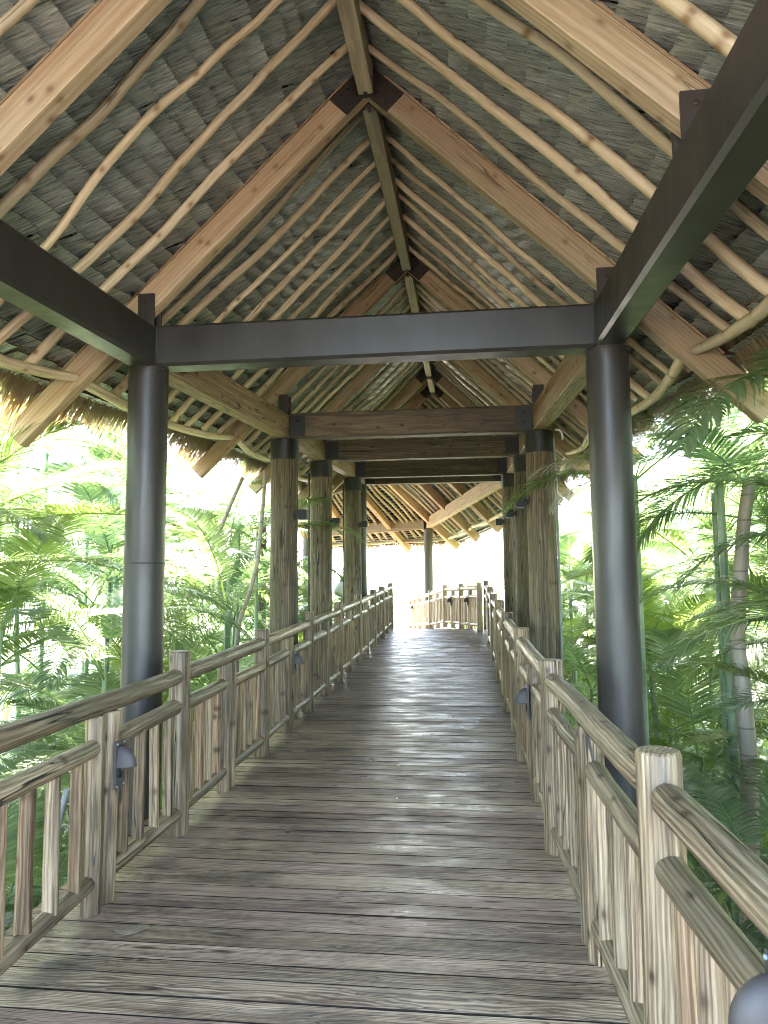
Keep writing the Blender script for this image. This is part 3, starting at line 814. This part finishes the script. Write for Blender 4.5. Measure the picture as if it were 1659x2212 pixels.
# ------------------------------------------------------------ palms
def frond_mesh(name, m, L=2.0, pairs=42, ll=.5, w=.013, arch=.9, vee=.35, droop=.55, rach=.014, start=.22):
    mb = MB()
    pts = []; p = V(0, 0, 0); ang = 0.
    seg = 24
    for i in range(seg+1):
        pts.append(p.copy())
        t = i/seg; ang = -arch*(t**1.6)
        p = p+V(math.cos(ang), .0, math.sin(ang))*(L/seg)
    def at(t):
        x = t*seg; i = min(int(x), seg-1); a = pts[i].lerp(pts[i+1], x-i); return a, (pts[i+1]-pts[i]).normalized()
    for i in range(0, seg, 3):
        a = pts[i]; b = pts[min(i+3, seg)]
        mb.log(a, b, rach*(1-.8*i/seg), rach*(1-.8*(i+3)/seg), n=5, seg=1, lump=0, rn=.9)
    for s in (-1, 1):
        for k in range(pairs):
            t = start+(1-start)*(k+R.uniform(.2, .8))/pairs
            c, d = at(min(t, .999)); side = V(0, s, 0); up = d.cross(side)*(1 if s < 0 else -1)
            if up.z < 0: up = -up
            sh = math.sin(math.pi*min(1, (t-start)/(1-start)*.80+.17))**.7
            l = ll*sh*R.uniform(.88, 1.1)
            fwd = .35+.75*((t-start)/(1-start))
            dr = (side*1.0+d*fwd+up*vee).normalized()
            ww = w*R.uniform(.85, 1.15); rn = R.random()
            q = c; rings = []; ns = 4; dd = droop*R.uniform(.5, 1.5)
            wa = dr.cross(up).normalized()
            for j in range(ns+1):
                wj = ww*(.45, 1, .95, .6, .06)[j]
                rings.append([q-wa*wj, q+wa*wj])
                q = q+dr*(l/ns); dr = (dr+V(0, 0, -dd/ns)+V(0, 0, -dd*.12*j)).normalized()
            mb.rings(rings, [[(0, 0, 0)]*2]*(ns+1), rn, smooth=True, cap=False, closed=False)
    o = mb.build(name, m); me = o.data; bpy.data.objects.remove(o); return me
FR = {'leaf': [], 'leafdark': [], 'leafyellow': []}
for i in range(4): FR['leaf'].append(frond_mesh('frond', M['leaf'], 1.95+.15*i, 56, .56, .0125, .8+.25*i, .3, .6+.2*i))
for i in range(3): FR['leafdark'].append(frond_mesh('frond', M['leafdark'], 1.95+.2*i, 56, .58, .013, 1.0+.25*i, .25, .75+.2*i))
for i in range(2): FR['leafyellow'].append(frond_mesh('frond', M['leafyellow'], 1.9, 54, .54, .0125, .6+.3*i, .35, .55))
DEAD = frond_mesh('dead_frond', M['dead'], 1.3, 30, .42, .007, 1.3, .05, 1.4)
def cane_mesh(h, r, lean, m):
    mb = MB(); mb.log((0, 0, 0), (lean, 0, h), r*1.15, r*.85, n=10, seg=max(6, int(h/.3)), lump=.01, bend=V(lean*.2, 0, 0))
    o = mb.build('trunk', m); me = o.data; bpy.data.objects.remove(o); return me
CANES = {}
def cane(h, r, lean, m='cane'):
    k = (round(h*2)/2, r, round(lean, 1), m)
    if k not in CANES: CANES[k] = cane_mesh(k[0], r, k[2], M[m])
    return CANES[k], k[0], k[2]
def clear_az(x, a, L):
    """keep a frond out of the walkway: mirror it if its tip would cross the railing"""
    t = x+L*math.cos(a)
    if abs(t) < 2.15 or t*x < 0: a = math.pi-a
    return a
def child(name, me, parent, loc, rot, sc=1.):
    o = bpy.data.objects.new(name, me); COL.objects.link(o); o.parent = parent; o.location = loc; o.rotation_euler = rot; o.scale = (sc, sc, sc)
    return o
def palm(label, x, y, canes, kind='leaf', nf=7, sc=1., group=None, mcane='cane', tilt=(.15, 1.1), name='areca_palm', base=None, low=0):
    """canes: list of (dx, dy, height above ground, radius)"""
    z0 = GZ if base is None else base
    root = thing(name, label, 'palm', (x, y, z0), group)
    for dx, dy, h, r in canes:
        me, hh, lean = cane(h, r, R.choice((0, .1, .2, .3)), mcane)
        az = R.random()*6.28
        child('trunk', me, root, (dx, dy, 0), (0, 0, az))
        tip = V(dx+lean*math.cos(az), dy+lean*math.sin(az), hh-.03)
        a0 = R.random()*6.28
        for i in range(nf):
            t = i/max(1, nf-1); el = tilt[1]+(tilt[0]-tilt[1])*t+R.uniform(-.12, .12)
            a = a0+i*2.4+R.uniform(-.25, .25)
            a = clear_az(x+tip.x, a, 1.75*sc*math.cos(el*.8))
            child('frond', R.choice(FR[kind]), root, tip-V(0, 0, .12*t), (0, -el, a), sc*R.uniform(.85, 1.12))
        for i in range(low):
            a = R.random()*6.28; t = R.uniform(.08, .8)
            a = clear_az(x+dx, a, 1.6*sc)
            child('frond', R.choice(FR[kind]), root, V(dx, dy, 0).lerp(tip, t)+V(.1*math.cos(a), .1*math.sin(a), 0), (0, -R.uniform(.4, 1.25), a), sc*R.uniform(.75, 1.))
    return root
PALMS = []
def add_palms(): 
    k = 0
    # left thicket: (x, y, crown z list)
    where_l = ['before the left steel column', 'beside the left steel column', 'behind the left steel column', 'by the first left log column', 'by the second left log column', 'by the third left log column', 'at the far left end']
    where_r = [w.replace('left', 'right') for w in where_l]
    def zone(y, ws):
        i = 0 if y < 3.6 else 1 if y < 6 else 2 if y < 8 else 3 if y < 10.4 else 4 if y < 13 else 5 if y < 17 else 6
        return ws[i]
    R2 = random.Random(21)
    for side in (-1, 1):
        ws = where_l if side < 0 else where_r
        rows = [(2.8, 1.15, (-.5, 1.2)), (4.0, 1.7, (.4, 2.7)), (5.7, 1.8, (1.6, 4.0)), (8.2, 2.2, (2.0, 5.2))]
        if side > 0: rows = [(2.9, 1.25, (-.5, 1.2)), (4.1, 1.9, (.4, 2.6)), (5.8, 2.2, (1.4, 3.8)), (8.2, 2.6, (2.0, 5.2))]
        for ri, (xx, st, (c0, c1)) in enumerate(rows):
            y = 1.2+R2.random() if ri else .6
            while y < 26:
                x = side*(xx+R2.uniform(-.35, .5))
                if side < 0 and y > 17.5 : x -= (y-17.5)*.5
                if side > 0 and y > 17.5 : x -= (y-17.5)*.3
                cz = R2.uniform(c0, c1)
                nc = R2.choice((1, 1, 1, 2) if side < 0 else (1, 1, 2, 2))
                canes = []
                for c in range(nc):
                    canes.append((R2.uniform(-.3, .3), R2.uniform(-.3, .3), max(.5, cz-GZ+R2.uniform(-.9, .5)), R2.choice((.028, .035, .045))))
                kind = R2.choice(('leaf', 'leaf', 'leafyellow', 'leafdark') if side < 0 else ('leaf', 'leafyellow', 'leafdark', 'leaf'))
                size = 'low' if cz < 1.2 else 'medium' if cz < 2.8 else 'tall'
                hue = {'leaf': 'green', 'leafdark': 'dark green', 'leafyellow': 'yellow green'}[kind]
                depth = ('at the railing', 'in the second row', 'in the third row', 'at the back')[ri]
                lab = '%s %s areca palm %s, %s' % (size, hue, zone(y, ws), depth)
                palm(lab, x, y, canes, kind, nf=R2.choice((8, 9, 10)), low=5, sc=R2.uniform(.95, 1.25) if ri else R2.uniform(.65, .9), group='palms in the %s thicket' % ('left' if side < 0 else 'right'))
                y += st*R2.uniform(.75, 1.3)
add_palms()
# prominent ringed canes to the right of the near steel column
palm('thick pale green ringed cane palm right of the near right steel column', 3.55, 5.3, [(0, 0, 5.4, .062), (.25, .5, 4.8, .05)], 'leafdark', nf=8, sc=1.15)
palm('slim green ringed cane palm just behind the near right steel column', 3.0, 6.7, [(0, 0, 4.9, .04), (.28, .25, 4.4, .036), (.1, .5, 5.1, .034)], 'leafdark', nf=6, sc=.9)
palm('tall grey barked palm trunk rising right of the green ringed canes', 4.3, 6.4, [(0, 0, 6.4, .11)], 'leaf', nf=8, sc=1.2, mcane='trunk')
# drooping fronds that reach to the columns
def reach(label, x, y, z, az, el, sc, kind='leaf', me=None):
    h = z-GZ
    root = thing('areca_palm', label, 'palm', (x, y, GZ))
    m, hh, ln = cane(h, .03, 0.); child('trunk', m, root, (0, 0, 0), (0, 0, 0))
    for a, e, s in zip(az, el, sc): child('frond', me or R.choice(FR[kind]), root, (0, 0, hh-.05), (0, -e, a), s)
    return root
reach('areca palm with a frond drooping across the second left log column', -2.5, 10.6, 2.2, (-.25, .4, 2.2), (.75, .5, .8), (.75, .8, .8))
reach('areca palm with fronds spreading before the first left log column', -3.3, 7.6, 1.4, (-.3, .3, 1.2, 3, 4.4), (.55, .3, .7, .6, .8), (.8, .8, .8, .9, .8), 'leafdark')
p = reach('areca palm with a dead grey frond hanging over the first right log column', 2.55, 8.0, 2.75, (2.75, 1.2, .2, 4.9), (.3, .6, .7, .5), (.72, .8, .9, .6), 'leaf')
o = child('dead_frond', DEAD, p, (0, 0, 5.0), (0, -.5, 2.95), .95); o['label'] = 'dead grey frond'
o = child('dead_frond', DEAD, p, (0, 0, 4.95), (0, -.2, 2.6), .85); o['label'] = 'dead grey frond'
reach('areca palm with a pale frond arching up to the right eave', 4.2, 5.2, 2.0, (2.2, 1.2, 4.4, 5.2, 0, 3.4), (.6, .5, .4, .6, .8, .5), (.8, .8, .9, .9, .9), 'leaf')
reach('areca palm with long dark drooping fronds in the right foreground', 3.55, 4.5, 1.5, (2.6, 3.7, 2.0, 1.2, 4.4, .2, 5.2), (.45, .6, .8, .5, .5, .7, .6), (.75, .7, .85, .9, .8, 1, .9), 'leafdark')
reach('areca palm with an upright frond below the near left rafter tail', -3.5, 5.0, 1.8, (.3, 1.4, 3.2, 4.4, 5.4), (1.15, .7, .6, .5, .8), (.9, .9, 1, 1, .9), 'leafyellow')
# far, pale palm beyond the bend
palm('small bluish palm beyond the far left end of the railing', -3.6, 30, [(0, 0, 3.9, .06)], 'leafdark', nf=9, sc=.5, name='fan_palm')

# far foliage: leaf scatter behind the thickets
def stem(label, a, b, r):
    a, b = Vector(a), Vector(b); foot = a+(b-a)*((GZ-a.z)/(b.z-a.z)-.02)
    mb = MB(); mb.log(foot, b+(b-a)*.25, r*1.25, r*.8, n=8, seg=14, wob=.06, lump=.05)
    tag(mb.build('tree_stem', M['trunk']), label, 'tree stem')
stem('slender bare tree stem standing just left of the first left log column', (-2.01, 8.6, 1.16), (-1.80, 8.6, 2.6), .03)
stem('thin bare tree stem leaning strongly left of the first left log column', (-2.99, 9.5, 1.72), (-2.47, 9.5, 2.75), .035)
stem('pale grey bare tree stem standing right of the near right steel column', (3.0, 6.4, .6), (3.04, 6.4, 2.05), .07)
def far_foliage():
    mb = MB(); Rf = random.Random(5)
    def leaf(p, l, w, rn):
        d = V(Rf.gauss(0, 1), Rf.gauss(0, 1), Rf.gauss(-.3, .6)).normalized(); s = d.cross(V(Rf.random(), Rf.random(), 1)).normalized()*w
        q = p+d*l*.5+V(0, 0, .05); e = p+d*l
        mb.rings([[p-s*.2, p+s*.2], [q-s, q+s], [e-s*.05, e+s*.05]], [[(0, 0, 0)]*2]*3, rn, True, False, False)
    for c in range(420):
        side = Rf.choice((-1, 1)); x = side*Rf.uniform(9.5, 17); y = Rf.uniform(-4, 40)
        z = GZ+Rf.uniform(.3, 6.2 if side < 0 else 8)
        if y > 24 and abs(x) < 20: z = GZ+Rf.uniform(.2, 3.5)
        r = Rf.uniform(.7, 1.5)
        for i in range(85):
            v = V(Rf.gauss(0, 1), Rf.gauss(0, 1), Rf.gauss(0, .8))*r*.55; leaf(V(x, y, z)+v, Rf.uniform(.3, .8), Rf.uniform(.012, .04), Rf.random())
    for c in range(90):
        x = Rf.uniform(-14, 12); y = Rf.uniform(36, 46); z = GZ+Rf.uniform(.2, 3.0)
        r = Rf.uniform(.6, 1.1)
        for i in range(60):
            v = V(Rf.gauss(0, 1), Rf.gauss(0, 1), Rf.gauss(0, .8))*r*.55; leaf(V(x, y, z)+v, Rf.uniform(.2, .5), Rf.uniform(.03, .07), Rf.random())
    tag(mb.build('background_foliage', M['farleaf']), 'mass of bright leaves behind the palm thickets', 'foliage', kind='stuff')
far_foliage()
def undergrowth():
    mb = MB(); Rf = random.Random(9)
    for c in range(950):
        side = Rf.choice((-1, 1)); x = side*(2.1+abs(Rf.gauss(0, 4.5))); y = Rf.uniform(-3, 34)
        if y > 17: x -= (y-17)*.3
        if -6 < x < 2 and y > 17 and abs(x+(y-17)*.3) < 2.0: continue
        z = GZ+.1
        for i in range(16):
            a = Rf.random()*6.28; l = Rf.uniform(.5, 1.7); el = Rf.uniform(.5, 1.4); w = Rf.uniform(.015, .05)
            d = V(math.cos(a)*math.cos(el), math.sin(a)*math.cos(el), math.sin(el)); s_ = V(-math.sin(a), math.cos(a), 0)*w
            q = V(x+Rf.uniform(-.2, .2), y+Rf.uniform(-.2, .2), z); rings = []
            for k in range(4):
                wk = (.4, 1, .8, .05)[k]; rings.append([q-s_*wk, q+s_*wk]); q = q+d*l/3; d = (d+V(0, 0, -.45)).normalized()
            mb.rings(rings, [[(0, 0, 0)]*2]*4, Rf.random(), True, False, False)
    tag(mb.build('undergrowth', M['leafyellow']), 'dense green undergrowth covering the ground below the palms', 'undergrowth', kind='stuff')
undergrowth()
